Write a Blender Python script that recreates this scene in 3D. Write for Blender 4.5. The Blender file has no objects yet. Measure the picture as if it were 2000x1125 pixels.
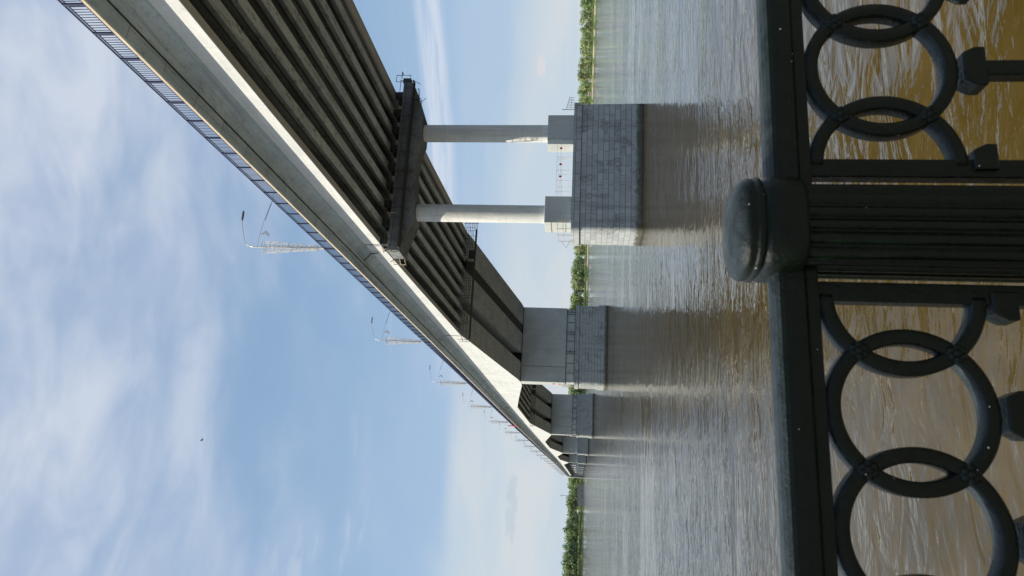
import bpy, bmesh, math, random
from math import sin, cos, pi, radians, sqrt, atan2, degrees, tan
from mathutils import Vector, Matrix
random.seed(7)
S = bpy.context.scene
COL = S.collection
EYE = 5.0                      # eye above the water, metres

# ---------------------------------------------------------------- camera
def make_camera():
    a, p, r = radians(15.7), radians(5.71), radians(-1.35)
    F = Vector((sin(a)*cos(p), cos(a)*cos(p), sin(p)))
    R = Vector((cos(a), -sin(a), 0)); U = R.cross(F)
    R2 = R*cos(r) - U*sin(r); U2 = U*cos(r) + R*sin(r)
    cd = bpy.data.cameras.new('camera'); cam = bpy.data.objects.new('camera', cd); COL.objects.link(cam)
    m = Matrix((-U2, R2, -F)).transposed().to_4x4()     # phone held on its side: world up is image left
    m.translation = Vector((0, 0, EYE)); cam.matrix_world = m
    cd.sensor_fit = 'HORIZONTAL'; cd.sensor_width = 36.0; cd.lens = 36.0*1400/2000
    cd.dof.use_dof = True; cd.dof.focus_distance = 45.0; cd.dof.aperture_fstop = 9.0
    cd.clip_start = 0.05; cd.clip_end = 20000
    S.camera = cam
make_camera()
S.view_settings.view_transform = 'Standard'; S.view_settings.look = 'None'
S.view_settings.exposure = 0; S.view_settings.gamma = 1

# ---------------------------------------------------------------- node expression helper
class E:
    def __init__(s, nt, sock): s.nt, s.k = nt, sock
    def _m(s, op, o=None, o2=None, clamp=False):
        n = s.nt.nodes.new('ShaderNodeMath'); n.operation = op; n.use_clamp = clamp
        for i, v in enumerate((s, o, o2)):
            if v is None: continue
            if isinstance(v, E): s.nt.links.new(v.k, n.inputs[i])
            else: n.inputs[i].default_value = v
        return E(s.nt, n.outputs[0])
    def __add__(s, o): return s._m('ADD', o)
    def __sub__(s, o): return s._m('SUBTRACT', o)
    def __mul__(s, o): return s._m('MULTIPLY', o)
    def __truediv__(s, o): return s._m('DIVIDE', o)
    def inv(s): return (s*-1.0) + 1.0
    def mx(s, o): return s._m('MAXIMUM', o)
    def mn(s, o): return s._m('MINIMUM', o)
    def pw(s, o): return s._m('POWER', o)
    def ab(s): return s._m('ABSOLUTE')
    def ss(s, a, b, lo=0.0, hi=1.0):
        n = s.nt.nodes.new('ShaderNodeMapRange'); n.interpolation_type = 'SMOOTHSTEP'
        s.nt.links.new(s.k, n.inputs[0])
        for i, v in zip((1, 2, 3, 4), (a, b, lo, hi)): n.inputs[i].default_value = v
        return E(s.nt, n.outputs[0])
def vec(nt, x, y, z=0.0):
    n = nt.nodes.new('ShaderNodeCombineXYZ')
    for i, v in enumerate((x, y, z)):
        if isinstance(v, E): nt.links.new(v.k, n.inputs[i])
        else: n.inputs[i].default_value = v
    return n.outputs[0]
def sep(nt, sock):
    n = nt.nodes.new('ShaderNodeSeparateXYZ'); nt.links.new(sock, n.inputs[0])
    return [E(nt, o) for o in n.outputs]
def noise(nt, v, scale=1.0, detail=4.0, rough=0.55, dist=0.0):
    n = nt.nodes.new('ShaderNodeTexNoise'); nt.links.new(v, n.inputs['Vector'])
    n.inputs['Scale'].default_value = scale; n.inputs['Detail'].default_value = detail
    n.inputs['Roughness'].default_value = rough; n.inputs['Distortion'].default_value = dist
    return E(nt, n.outputs[0])
def mixc(nt, f, a, b, mode='MIX'):
    n = nt.nodes.new('ShaderNodeMix'); n.data_type = 'RGBA'; n.blend_type = mode
    for i, v in ((0, f), (6, a), (7, b)):
        if isinstance(v, E): nt.links.new(v.k, n.inputs[i])
        elif hasattr(v, 'is_output'): nt.links.new(v, n.inputs[i])
        elif isinstance(v, (int, float)): n.inputs[i].default_value = v
        else: n.inputs[i].default_value = (*v, 1)
    return n.outputs[2]
def mapping(nt, v, sx, sy, sz):
    n = nt.nodes.new('ShaderNodeMapping'); nt.links.new(v, n.inputs[0]); n.inputs['Scale'].default_value = (sx, sy, sz)
    return n.outputs[0]
def newmat(name, rough=0.8, spec=0.4, metal=0.0):
    m = bpy.data.materials.new(name); m.use_nodes = True; nt = m.node_tree
    b = nt.nodes['Principled BSDF']; b.inputs['Roughness'].default_value = rough
    b.inputs['Specular IOR Level'].default_value = spec; b.inputs['Metallic'].default_value = metal
    g = nt.nodes.new('ShaderNodeNewGeometry')
    return m, nt, b, g.outputs['Position']
def setc(nt, b, c):
    if hasattr(c, 'is_output'): nt.links.new(c, b.inputs['Base Color'])
    else: b.inputs['Base Color'].default_value = (*c, 1)
def bump(nt, b, h, dist, strength=1.0):
    n = nt.nodes.new('ShaderNodeBump'); n.inputs['Distance'].default_value = dist; n.inputs['Strength'].default_value = strength
    nt.links.new(h.k, n.inputs['Height']); nt.links.new(n.outputs[0], b.inputs['Normal'])

# ---------------------------------------------------------------- light and sky
SUN_EL, SUN_AZ = radians(45), atan2(-0.984, 0.176)
def sky():
    w = bpy.data.worlds.new('World'); S.world = w; w.use_nodes = True; nt = w.node_tree
    bg = nt.nodes['Background']
    st = nt.nodes.new('ShaderNodeTexSky'); st.sky_type = 'NISHITA'; st.sun_disc = False
    st.sun_elevation = SUN_EL; st.sun_rotation = SUN_AZ
    st.air_density = 1.0; st.dust_density = 1.2; st.ozone_density = 2.0
    tc = nt.nodes.new('ShaderNodeTexCoord')
    x, y, z = sep(nt, tc.outputs['Generated'])
    az = x._m('ARCTAN2', y)*(180/pi); el = z._m('ARCSINE')*(180/pi)
    # broad cirrus, stretched along the horizon, thick high up and thin lower down
    v1 = vec(nt, az*0.035, el*0.085, 0.3)
    n1 = noise(nt, v1, 1.0, 4, 0.5, 0.5)
    v2 = vec(nt, az*0.11, el*0.30, 4.2); n2 = noise(nt, v2, 1.0, 5, 0.5, 0.4)
    v3 = vec(nt, az*0.05+el*0.03, el*0.55, 7.7); n3 = noise(nt, v3, 1.0, 6, 0.6, 0.6)
    high = (n1*1.05 + n2*0.20 + el.ss(13, 34, -0.22, 0.14) + az.ss(-8, 14, 0.06, 0.0)*el.ss(18, 26)).ss(0.40, 0.95)
    wisp = (n3 - 0.5).ss(0.06, 0.26)*0.40*el.ss(10, 14)
    patch = (n2 + n3 - 1.0 + (az*-1.0).ss(-4, 6, 0.0, 0.16)*el.ss(14, 19)).ss(0.12, 0.42)*0.5*el.ss(14, 17)*el.ss(20, 27, 1, 0)
    cir = high.mx(wisp).mx(patch).mn(0.93)
    # long straight contrail band that sinks to the left and meets the haze bank
    lv = el - az*0.055
    ctr = lv + (n2 - 0.5)*0.5
    band = ctr.ss(8.6, 9.5)*ctr.ss(10.5, 11.3, 1, 0)*noise(nt, vec(nt, az*0.10, lv*1.5, 5.0), 1.0, 5, 0.65, 0.4).ss(0.30, 0.62, 0.25, 0.85)*az.ss(6, 15)
    hz = noise(nt, vec(nt, az*0.06, el*0.22, 9.0), 1.0, 6, 0.6, 0.4)
    haze = (el + (hz - 0.5)*9.0 + az*0.10).ss(6.5, 11.0, 0.98, 0.0).mx(el.ss(9.2, 10.8, 0.85, 0.0)*az.ss(0, 16, 1, 0.15)).mx(el.ss(0.0, 6.0, 0.95, 0.0))
    # two small cumulus puffs
    def puff(a0, e0, ra, re):
        d = ((az - a0)*(1/ra)).pw(2) + ((el - e0)*(1/re)).pw(2)
        return (d + (noise(nt, vec(nt, az*0.9, el*1.6, 2.0), 1.0, 5, 0.65) - 0.5)*4.5).ss(0.3, 1.4, 1, 0)
    pf = puff(33.0, 3.6, 0.9, 0.35)*0.45
    pf2 = puff(-1.5, 5.1, 2.6, 0.45)*0.35
    base = mixc(nt, 1.0, st.outputs[0], (1.0, 1.05, 1.05), 'MULTIPLY')
    K = 10.0
    blue_lift = mixc(nt, 0.65, base, tuple(K*c for c in (0.265, 0.41, 0.60)))
    c = mixc(nt, cir, blue_lift, mixc(nt, n2.ss(0.3, 0.7), tuple(K*v for v in (0.38, 0.455, 0.60)), tuple(K*v for v in (0.54, 0.59, 0.68))))
    c = mixc(nt, el.ss(4, 24, 0.50, 0.0), c, tuple(K*v for v in (0.42, 0.53, 0.68)))
    c = mixc(nt, band, c, tuple(K*v for v in (0.56, 0.62, 0.72)))
    c = mixc(nt, haze, c, mixc(nt, hz.ss(0.35, 0.65), tuple(K*v for v in (0.47, 0.56, 0.64)), tuple(K*v for v in (0.56, 0.60, 0.63))))
    c = mixc(nt, pf, c, tuple(K*v for v in (0.68, 0.62, 0.60)))
    c = mixc(nt, pf2, c, tuple(K*v for v in (0.36, 0.44, 0.52)))
    c = mixc(nt, el.ss(-3, -0.2), (2.0, 2.2, 2.2), c)
    nt.links.new(c, bg.inputs[0]); bg.inputs[1].default_value = 0.118
    L = bpy.data.lights.new('sun', 'SUN'); L.energy = 5.4; L.angle = radians(0.5); L.color = (1, 0.90, 0.73)
    o = bpy.data.objects.new('sun', L); COL.objects.link(o)
    d = Vector((sin(SUN_AZ)*cos(SUN_EL), cos(SUN_AZ)*cos(SUN_EL), sin(SUN_EL)))
    o.rotation_euler = d.to_track_quat('Z', 'Y').to_euler()
sky()

# ---------------------------------------------------------------- materials
def concrete(name, lo, hi, streak=0.0, pits=0.0, rust=0.0, bumpd=0.01, axis='z', seam=0, side_shade=0.0):
    m, nt, b, P = newmat(name, 0.88, 0.25)
    big = noise(nt, P, 0.35, 5, 0.6, 0.4); fine = noise(nt, P, 6.0, 6, 0.7)
    f = (big*0.6 + fine*0.4).ss(0.35, 0.65)
    c = mixc(nt, f, lo, hi)
    if streak:
        sx, sy, sz = (1.6, 1.6, 0.12) if axis == 'z' else (2.2, 0.07, 2.2)
        sn = noise(nt, mapping(nt, P, sx, sy, sz), 1.0, 6, 0.65, 0.3).ss(0.48, 0.72)
        c = mixc(nt, sn*streak, c, tuple(v*0.45 for v in lo))
    if pits:
        pn = noise(nt, mapping(nt, P, 1, 0.4, 1), 3.2, 6, 0.85).ss(0.54, 0.62)
        c = mixc(nt, pn*pits, c, tuple(v*0.28 for v in lo))
    if rust:
        rn = noise(nt, mapping(nt, P, 0.5, 0.16, 0.5), 1.0, 5, 0.7, 0.8).ss(0.55, 0.72)
        c = mixc(nt, rn*rust, c, (0.22, 0.13, 0.06))
    if side_shade:
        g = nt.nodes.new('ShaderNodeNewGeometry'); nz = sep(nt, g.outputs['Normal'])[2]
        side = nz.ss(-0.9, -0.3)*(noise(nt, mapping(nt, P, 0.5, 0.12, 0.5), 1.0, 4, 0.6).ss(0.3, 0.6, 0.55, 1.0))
        c = mixc(nt, side*side_shade, c, (0.055, 0.052, 0.045))  # flanks darkened by normal: shade between girders put into the colour
    if axis == 'y':
        yy = sep(nt, P)[1]; fr = ((yy + 300.0)/6.12)._m('FRACT')
        c = mixc(nt, fr.ss(0.0, 0.006, 1, 0)*0.5, c, tuple(v*0.4 for v in lo))
    if seam:
        z = sep(nt, P)[2]; fr = (z/seam)._m('FRACT')
        c = mixc(nt, fr.ss(0.0, 0.012, 1, 0)*0.65, c, tuple(v*0.4 for v in lo))
        lift = noise(nt, vec(nt, (z/seam)._m('FLOOR')*3.7, 0.0), 1.0, 1, 0.5).ss(0.4, 0.6)
        c = mixc(nt, lift*0.25, c, tuple(v*0.8 for v in lo))
    setc(nt, b, c)
    bump(nt, b, fine, bumpd)
    return m
M = {}
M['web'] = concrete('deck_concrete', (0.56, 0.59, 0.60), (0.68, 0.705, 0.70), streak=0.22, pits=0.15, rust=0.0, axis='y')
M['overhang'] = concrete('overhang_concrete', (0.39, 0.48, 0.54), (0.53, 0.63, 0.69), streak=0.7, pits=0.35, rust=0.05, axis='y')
M['girder'] = concrete('girder_concrete', (0.52, 0.62, 0.69), (0.74, 0.84, 0.90), streak=0.5, pits=0.85, rust=0.3, bumpd=0.03, side_shade=0.72, axis='y')
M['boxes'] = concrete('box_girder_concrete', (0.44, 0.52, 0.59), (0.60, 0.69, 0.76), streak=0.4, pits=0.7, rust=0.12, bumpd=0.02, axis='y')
M['dark'] = concrete('dark_shade_concrete', (0.035, 0.04, 0.045), (0.08, 0.085, 0.085), streak=0.5, pits=0.6, rust=0.3, axis='y')  # for joints and bearings, and as painted recess shade under the slab
M['cap'] = concrete('cap_concrete', (0.13, 0.14, 0.15), (0.26, 0.28, 0.29), streak=0.6, pits=0.4, rust=0.15)
M['column'] = concrete('column_concrete', (0.60, 0.63, 0.62), (0.72, 0.74, 0.71), streak=0.5, pits=0.25, rust=0.12, seam=1.85)
M['wall'] = concrete('pier_wall_concrete', (0.42, 0.46, 0.46), (0.52, 0.55, 0.54), streak=0.25, pits=0.1)
M['paving'] = concrete('paving_concrete', (0.22, 0.22, 0.20), (0.32, 0.31, 0.28), pits=0.3)

def stone(name, width=1.25, row=0.5, mix=0.5, flat=False):
    m, nt, b, P = newmat(name, 0.85, 0.3)
    uv = nt.nodes.new('ShaderNodeUVMap'); uv.uv_map = 'UVMap'
    nz = noise(nt, P, 1.5, 5, 0.6)
    br = nt.nodes.new('ShaderNodeTexBrick'); nt.links.new(uv.outputs[0], br.inputs['Vector'])
    for k, v in (('Scale', 1.0), ('Mortar Size', 0.021), ('Mortar Smooth', 0.25), ('Bias', 0.0), ('Brick Width', width), ('Row Height', row)):
        br.inputs[k].default_value = v
    br.offset = 0.43; br.squash = 0.8; br.squash_frequency = 3
    br.inputs['Color1'].default_value = (0.32, 0.36, 0.38, 1); br.inputs['Color2'].default_value = (0.50, 0.53, 0.54, 1)
    br.inputs['Mortar'].default_value = (0.19, 0.20, 0.20, 1)
    c = mixc(nt, nz.ss(0.25, 0.6, 0.85 if flat else 0.25, 1.0)*mix, br.outputs[0], (0.38, 0.41, 0.41) if flat else (0.36, 0.39, 0.41))
    dk = noise(nt, P, 0.45, 4, 0.6, 1.0).ss(0.54, 0.62)*noise(nt, P, 5.0, 5, 0.8).ss(0.42, 0.55)
    c = mixc(nt, dk*0.6, c, (0.15, 0.16, 0.15))
    z = sep(nt, P)[2]
    c = mixc(nt, (z + (nz - 0.5)*0.8).ss(0.25, 0.75, 0.9, 0.0), c, (0.07, 0.068, 0.042))
    c = mixc(nt, noise(nt, mapping(nt, P, 1.3, 1.3, 0.1), 1.0, 5, 0.6).ss(0.5, 0.7)*0.45, c, (0.16, 0.17, 0.16))
    setc(nt, b, c)
    fac = E(nt, br.outputs[1])
    bump(nt, b, fac.inv() + noise(nt, P, 8, 5, 0.7)*0.35, 0.05)
    return m
M['stone'] = stone('granite_blocks', 1.15, 0.5, 0.5)
M['stone2'] = stone('smooth_stone_courses', 1.3, 0.62, 0.92, True)

def paint(name, col, rough=0.4, metal=0.0, bd=0.0, bs=60.0, flecks=False):
    m, nt, b, P = newmat(name, rough, 0.5, metal)
    n = noise(nt, P, bs*0.2, 5, 0.6)
    c = mixc(nt, n.ss(0.3, 0.7), tuple(v*0.75 for v in col), tuple(v*1.2 for v in col))
    if flecks:
        v = nt.nodes.new('ShaderNodeTexVoronoi'); v.inputs['Scale'].default_value = 55.0; nt.links.new(P, v.inputs['Vector'])
        d = E(nt, v.outputs['Distance']); r = sep(nt, v.outputs['Color'])[0]
        fl = (d + noise(nt, P, 220, 2, 0.5)*0.06).ss(0.10, 0.14, 1, 0)*r.ss(0.80, 0.82)*noise(nt, P, 9, 2, 0.5).ss(0.54, 0.58)
        c = mixc(nt, fl, c, (0.55, 0.55, 0.52))
        nr = noise(nt, P, 45, 4, 0.7)
        nt.links.new((nr*0.35 + rough - 0.17).k, b.inputs['Roughness'])
    if flecks:
        g = nt.nodes.new('ShaderNodeNewGeometry'); nz = sep(nt, g.outputs['Normal'])[2]
        dust_sheen = nz.ss(0.25, 0.95)*noise(nt, P, 30, 4, 0.7).ss(0.3, 0.6, 0.4, 1.0)
        c = mixc(nt, dust_sheen*0.65, c, (0.042, 0.056, 0.064))  # up-facing faces paler: dust plus a sky sheen put into the colour
        wr = noise(nt, P, 14, 5, 0.75).ss(0.60, 0.72)
        c = mixc(nt, wr*0.5, c, (0.013, 0.014, 0.008))
    setc(nt, b, c)
    if bd: bump(nt, b, noise(nt, P, bs, 4, 0.65) + noise(nt, P, bs*0.22, 3, 0.5)*1.5, bd)
    return m
M['iron'] = paint('black_painted_iron', (0.0025, 0.0055, 0.0028), 0.2, 0.0, 0.0022, 160.0, flecks=True); M['iron'].node_tree.nodes['Principled BSDF'].inputs['Specular IOR Level'].default_value = 0.17
M['rail'] = paint('dark_blue_railing_paint', (0.018, 0.026, 0.075), 0.5)
M['darksteel'] = paint('dark_steel', (0.06, 0.06, 0.06), 0.7)
M['rusty'] = paint('rusty_painted_steel', (0.50, 0.42, 0.32), 0.7)
M['galv'] = paint('galvanised_steel', (0.62, 0.60, 0.55), 0.45, 0.2)
M['lamp'] = paint('lamp_head_grey', (0.16, 0.16, 0.17), 0.5)
M['net'] = paint('garland_wire', (0.55, 0.55, 0.56), 0.5)
M['red'] = paint('red_banner_cloth', (0.62, 0.05, 0.06), 0.8)
M['white'] = paint('white_sign_paint', (0.8, 0.8, 0.78), 0.6)
M['cloth'] = paint('pale_panel', (0.8, 0.82, 0.85), 0.8)
M['bark'] = paint('bark', (0.10, 0.08, 0.06), 0.9)
M['plaster'] = paint('house_plaster', (0.55, 0.44, 0.40), 0.9)
M['roofing'] = paint('house_roofing', (0.26, 0.21, 0.18), 0.8)
M['pane'] = paint('window_pane', (0.05, 0.06, 0.08), 0.1)

def foliage():
    m, nt, b, P = newmat('foliage', 0.7, 0.2)
    oi = nt.nodes.new('ShaderNodeObjectInfo'); r = E(nt, oi.outputs['Random'])
    n1 = noise(nt, P, 0.045, 3, 0.6); n2 = noise(nt, P, 0.5, 4, 0.7)
    c = mixc(nt, (n1*0.7 + r*0.45).ss(0.35, 0.85), (0.25, 0.37, 0.10), (0.50, 0.54, 0.17))
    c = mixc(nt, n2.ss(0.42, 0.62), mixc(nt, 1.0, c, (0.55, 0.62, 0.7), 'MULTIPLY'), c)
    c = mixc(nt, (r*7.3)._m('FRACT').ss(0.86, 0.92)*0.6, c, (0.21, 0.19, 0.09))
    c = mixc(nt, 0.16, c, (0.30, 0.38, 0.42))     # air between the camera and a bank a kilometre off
    setc(nt, b, c)
    b.inputs['Subsurface Weight'].default_value = 0.0
    return m
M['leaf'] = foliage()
def groundm():
    m, nt, b, P = newmat('river_bank_ground', 0.95, 0.1)
    z = sep(nt, P)[2]; n = noise(nt, P, 0.06, 5, 0.7)
    c = mixc(nt, n.ss(0.35, 0.65), (0.07, 0.11, 0.04), (0.13, 0.17, 0.06))
    x = sep(nt, P)[0]
    sand = z.ss(0.3, 1.2, 1, 0)*x.ss(250, 330)*noise(nt, P, 0.05, 3, 0.6).ss(0.45, 0.55)
    c = mixc(nt, sand, c, (0.42, 0.36, 0.30))
    setc(nt, b, c); return m
M['bank'] = groundm()

def waterm():
    m, nt, b, P = newmat('river_water', 0.03, 0.5)
    b.inputs['IOR'].default_value = 1.5
    x, y, z = sep(nt, P)
    calm = noise(nt, mapping(nt, P, 0.006, 0.022, 1), 1.0, 4, 0.6, 0.6)           # wind lanes
    lane = calm.ss(0.38, 0.62, 0.45, 1.2)
    wob = mapping(nt, P, 0.62, 1.35, 1)
    a = noise(nt, wob, 0.30, 2, 0.5, 0.9)
    c2 = noise(nt, wob, 1.0, 2, 0.5, 1.2)
    c3 = noise(nt, wob, 3.9, 2, 0.5, 1.0)
    dist = (x*x + y*y).pw(0.5)
    c4 = noise(nt, wob, 13.0, 2, 0.5, 0.5)
    lane2 = noise(nt, mapping(nt, P, 0.03, 0.10, 1), 1.0, 3, 0.5, 0.8).ss(0.36, 0.58, 0.45, 1.1)
    h = (a*0.085 + c2*0.052*lane2 + c3*0.0135*lane2*lane + c4*0.0015*lane2)*dist.ss(9, 38, 1.45, 1.0)*dist.ss(60, 260, 1.0, 0.8)
    bump(nt, b, h, 1.0, 1.0)
    silt = noise(nt, P, 0.5, 5, 0.6, 1.0)
    near = (x*x + y*y).pw(0.5)
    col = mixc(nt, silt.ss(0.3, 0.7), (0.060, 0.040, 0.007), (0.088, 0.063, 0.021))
    col = mixc(nt, y.ss(11, 34, 0.0, 0.5), col, (0.012, 0.012, 0.008))      # darker out from the quay: dark pier reflections put into the water colour
    setc(nt, b, col)
    return m
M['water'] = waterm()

# ---------------------------------------------------------------- mesh builder
class MB:
    def __init__(s): s.v = []; s.f = []; s.sm = []; s.uv = []
    def face(s, idx, smooth=False, uv=None): s.f.append(tuple(idx)); s.sm.append(smooth); s.uv.append(uv)
    def box(s, x0, x1, y0, y1, z0, z1):
        b = len(s.v)
        s.v += [(x, y, z) for z in (z0, z1) for y in (y0, y1) for x in (x0, x1)]
        for q in ((0, 2, 3, 1), (4, 5, 7, 6), (0, 1, 5, 4), (2, 6, 7, 3), (0, 4, 6, 2), (1, 3, 7, 5)): s.face([b+i for i in q])
        return s
    def loft(s, rings, smooth=False, caps=True, closed=True):
        n = len(rings[0]); b = len(s.v)
        for r in rings: s.v += [tuple(p) for p in r]
        for i in range(len(rings)-1):
            for j in range(n if closed else n-1):
                k = (j+1) % n
                s.face((b+i*n+j, b+i*n+k, b+(i+1)*n+k, b+(i+1)*n+j), smooth)
        if caps:
            if smooth:      # own vertices, so the flat end does not bend the shading of the side
                c = len(s.v); s.v += [tuple(p) for p in rings[0]]+[tuple(p) for p in rings[-1]]
                s.face([c+j for j in range(n)][::-1]); s.face([c+n+j for j in range(n)])
            else: s.face([b+j for j in range(n)][::-1]); s.face([b+(len(rings)-1)*n+j for j in range(n)])
        return s
    def tube(s, pts, r, n=6, smooth=True, caps=True):
        pts = [Vector(p) for p in pts]; rings = []
        rr = r if isinstance(r, (list, tuple)) else [r]*len(pts)
        for i, p in enumerate(pts):
            t = (pts[min(i+1, len(pts)-1)] - pts[max(i-1, 0)]).normalized()
            ref = Vector((0, 0, 1)) if abs(t.z) < 0.9 else Vector((1, 0, 0))
            u = t.cross(ref).normalized(); w = u.cross(t)
            rings.append([p + (u*cos(2*pi*k/n + pi/4) + w*sin(2*pi*k/n + pi/4))*rr[i] for k in range(n)])
        return s.loft(rings, smooth and n > 4, caps)
    def bar(s, a, b, w): return s.tube([a, b], w*0.7071, 4, False)
    def build(s, name, mat, parent=None, uvs=False, bevel=0.0, merge=False):
        me = bpy.data.meshes.new(name); me.from_pydata(s.v, [], s.f); me.polygons.foreach_set('use_smooth', s.sm)
        if uvs:
            l = me.uv_layers.new(name='UVMap')
            for p, u in zip(me.polygons, s.uv):
                for k, li in enumerate(p.loop_indices):
                    if u: l.data[li].uv = u[k]
                    else:
                        c = me.vertices[me.loops[li].vertex_index].co; l.data[li].uv = (c.x, c.y)
        bm = bmesh.new(); bm.from_mesh(me)
        if merge: bmesh.ops.remove_doubles(bm, verts=bm.verts, dist=1e-4)
        bmesh.ops.recalc_face_normals(bm, faces=bm.faces); bm.to_mesh(me); bm.free()
        me.materials.append(mat)
        o = bpy.data.objects.new(name, me); COL.objects.link(o)
        if parent: o.parent = parent
        if bevel:
            md = o.modifiers.new('bevel', 'BEVEL'); md.width = bevel; md.segments = 2; md.limit_method = 'ANGLE'; md.angle_limit = radians(40)
        return o
def tag(o, label=None, cat=None, group=None, kind=None):
    for k, v in (('label', label), ('category', cat), ('group', group), ('kind', kind)):
        if v: o[k] = v
    return o
def empty(name, loc=(0, 0, 0)):
    o = bpy.data.objects.new(name, None); COL.objects.link(o); o.location = loc; o.empty_display_size = 0.2; return o
def copy_tree(o, parent=None, skip=()):
    c = o.copy(); COL.objects.link(c); c.parent = parent
    for ch in list(o.children): copy_tree(ch, c)
    return c
def interp(t, x):
    if x <= t[0][0]: return t[0][1]
    for (a, va), (b, vb) in zip(t, t[1:]):
        if x <= b: return va + (vb-va)*(x-a)/(b-a)
    return t[-1][1]

# ---------------------------------------------------------------- bridge
DECK = [(-60, 26.7), (24, 26.66), (40, 26.56), (50, 26.43), (63, 26.27), (83, 26.2), (108, 25.95), (172, 25.65), (240, 25.2), (311, 24.5), (395, 23.7), (479, 22.5), (563, 21.6), (700, 20.9), (940, 19.7), (1010, 19.3)]
def zd_raw(y): return interp(DECK, y)
def zd(y): return sum(zd_raw(y+k) for k in (-16, -8, 0, 8, 16))/5
XL, XR = 21.0, 36.72           # outer faces of the outer webs
XE, XRE = 19.2, 38.5           # slab edges
P_MAIN = [146.5, 284.0, 421.5, 559.0]
P_SIDE = [61.6] + [697.0, 757.0, 817.0, 877.0, 937.0, 997.0]
HINGE = 46.0
NEAR_BOT = [(-60, 24.0), (27, 23.96), (38, 23.88), (44, 23.8), (52, 23.74), (62, 23.66), (76, 23.33), (88, 22.95), (101, 22.55)]
def zbot(y):
    if y <= 100.5: return interp(NEAR_BOT, y)
    base = zd(y) - 3.65
    for p in P_MAIN:
        d = abs(y-p)
        if d <= HINGE:
            t = min(1, max(0, (HINGE-d)/(HINGE-2.0)))
            return zd(y) - 3.65 - 4.85*(t**1.05)
    return base
bridge = empty('road_bridge', (29, 0, 0))
tag(bridge, 'long grey concrete road bridge with ribbed girders crossing the river on tall piers', 'bridge')
def bp(mb, name, mat, label=None, **k):
    o = mb.build(name, mat, bridge, **k); o.matrix_parent_inverse = Matrix.Translation((-29, 0, 0))
    if label: o['label'] = label
    return o
def ysteps(a, b, st=4.0):
    n = max(1, int(round((b-a)/st))); return [a+(b-a)*i/n for i in range(n+1)]
def slab_section(y):
    z = zd(y); L = [(0, 0), (0, -.13), (.05, -.15), (.80, -.21), (.84, -.25), (1.15, -.36), (1.42, -.52), (1.62, -.72), (1.74, -.92), (1.80, -1.15)]
    pts = [(XE+dx, y, z+dz) for dx, dz in L]
    pts += [(XL+.3, y, z-1.15), (XL+.3, y, z-.45)]
    pts += [(XR-.3, y, z-.45), (XR-.3, y, z-1.15)]
    k = (XRE-XR)/(XL-XE)
    pts += [(XRE-dx*k, y, z+dz) for dx, dz in reversed(L)]
    return pts
def slab(a, b):
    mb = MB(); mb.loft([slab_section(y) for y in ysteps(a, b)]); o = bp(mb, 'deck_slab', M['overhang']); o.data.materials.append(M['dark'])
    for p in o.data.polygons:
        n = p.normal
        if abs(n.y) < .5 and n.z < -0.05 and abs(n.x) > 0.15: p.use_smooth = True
        if n.z < -.9 and 21.3 < p.center.x < 36.5 and p.center.z < zd(p.center.y)-.4: p.material_index = 1  # underside painted dark to deepen the shade between the girders
    return o
def girders(a, b, near):
    for k in range(9):
        R = XL+.55+1.9*k if k < 8 else XR
        lf = XL if k == 0 else R-.74
        mb = MB(); rings = []
        for y in ysteps(a, b, 4.0 if near else 15):
            zt, zb = zd(y)-(1.15 if k in (0, 8) else .45), zbot(y)
            if k == 0: s = [(lf, zt), (lf, zb+.03), (lf+.03, zb), (R-.04, zb), (R, zb+.05), (R, zb+.35), (lf+.3, zb+.6), (lf+.3, zt)]
            elif k == 8: s = [(R-.3, zt), (R-.3, zb+.6), (R-.7, zb+.35), (R-.7, zb+.05), (R-.66, zb), (R-.03, zb), (R, zb+.03), (R, zt)]
            else:
                c = (lf+R)/2
                s = [(c-.11, zt), (c-.11, zb+.75), (lf, zb+.38), (lf, zb+.06), (lf+.05, zb), (R-.05, zb), (R, zb+.06), (R, zb+.38), (c+.11, zb+.75), (c+.11, zt)]
            rings.append([(x, y, z) for x, z in s])
        mb.loft(rings)
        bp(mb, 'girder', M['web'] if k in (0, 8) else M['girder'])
    # cross diaphragms between the girders
    for y in ysteps(a+.4, b-.4, 13 if near else 24):
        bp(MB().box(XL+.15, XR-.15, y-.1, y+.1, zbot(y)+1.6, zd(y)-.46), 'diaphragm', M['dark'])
BOX = [(21.0, 24.9), (26.95, 30.85), (32.8, XR)]
def boxes(p, near):
    a, b = p-HINGE, p+HINGE
    for x0, x1 in BOX:
        rings = []
        for y in ysteps(a, b, 4.6):
            zt, zb = zd(y)-(.46), zbot(y)
            if x0 == XL: s = [(x0, zd(y)-1.15), (x0, zb), (x1, zb), (x1, zt), (x0+.31, zt), (x0+.31, zd(y)-1.15)]
            elif x1 == XR: s = [(x0, zt), (x0, zb), (x1, zb), (x1, zd(y)-1.15), (x1-.31, zd(y)-1.15), (x1-.31, zt)]
            else: s = [(x0, zt), (x0, zb), (x1, zb), (x1, zt)]
            rings.append([(x, y, z) for x, z in s])
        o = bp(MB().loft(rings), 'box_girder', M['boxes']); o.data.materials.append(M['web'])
        for q in o.data.polygons:
            if abs(q.normal.x) > .9 and (q.center.x < XL+.1 or q.center.x > XR-.1): q.material_index = 1
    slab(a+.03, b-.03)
spans = [(-60, 61.55), (61.62, 100.45)]
for p in P_MAIN:
    boxes(p, p < 200)
for p, q in zip(P_MAIN, P_MAIN[1:]+[None]):
    spans.append((p+HINGE+.05, (q-HINGE-.05) if q else 697.0))
side = P_SIDE[1:]
for p, q in zip(side, side[1:]): spans.append((p+.04, q-.04))
for a, b in spans: slab(a+.02, b-.02); girders(a, b, a < 150)
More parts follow.
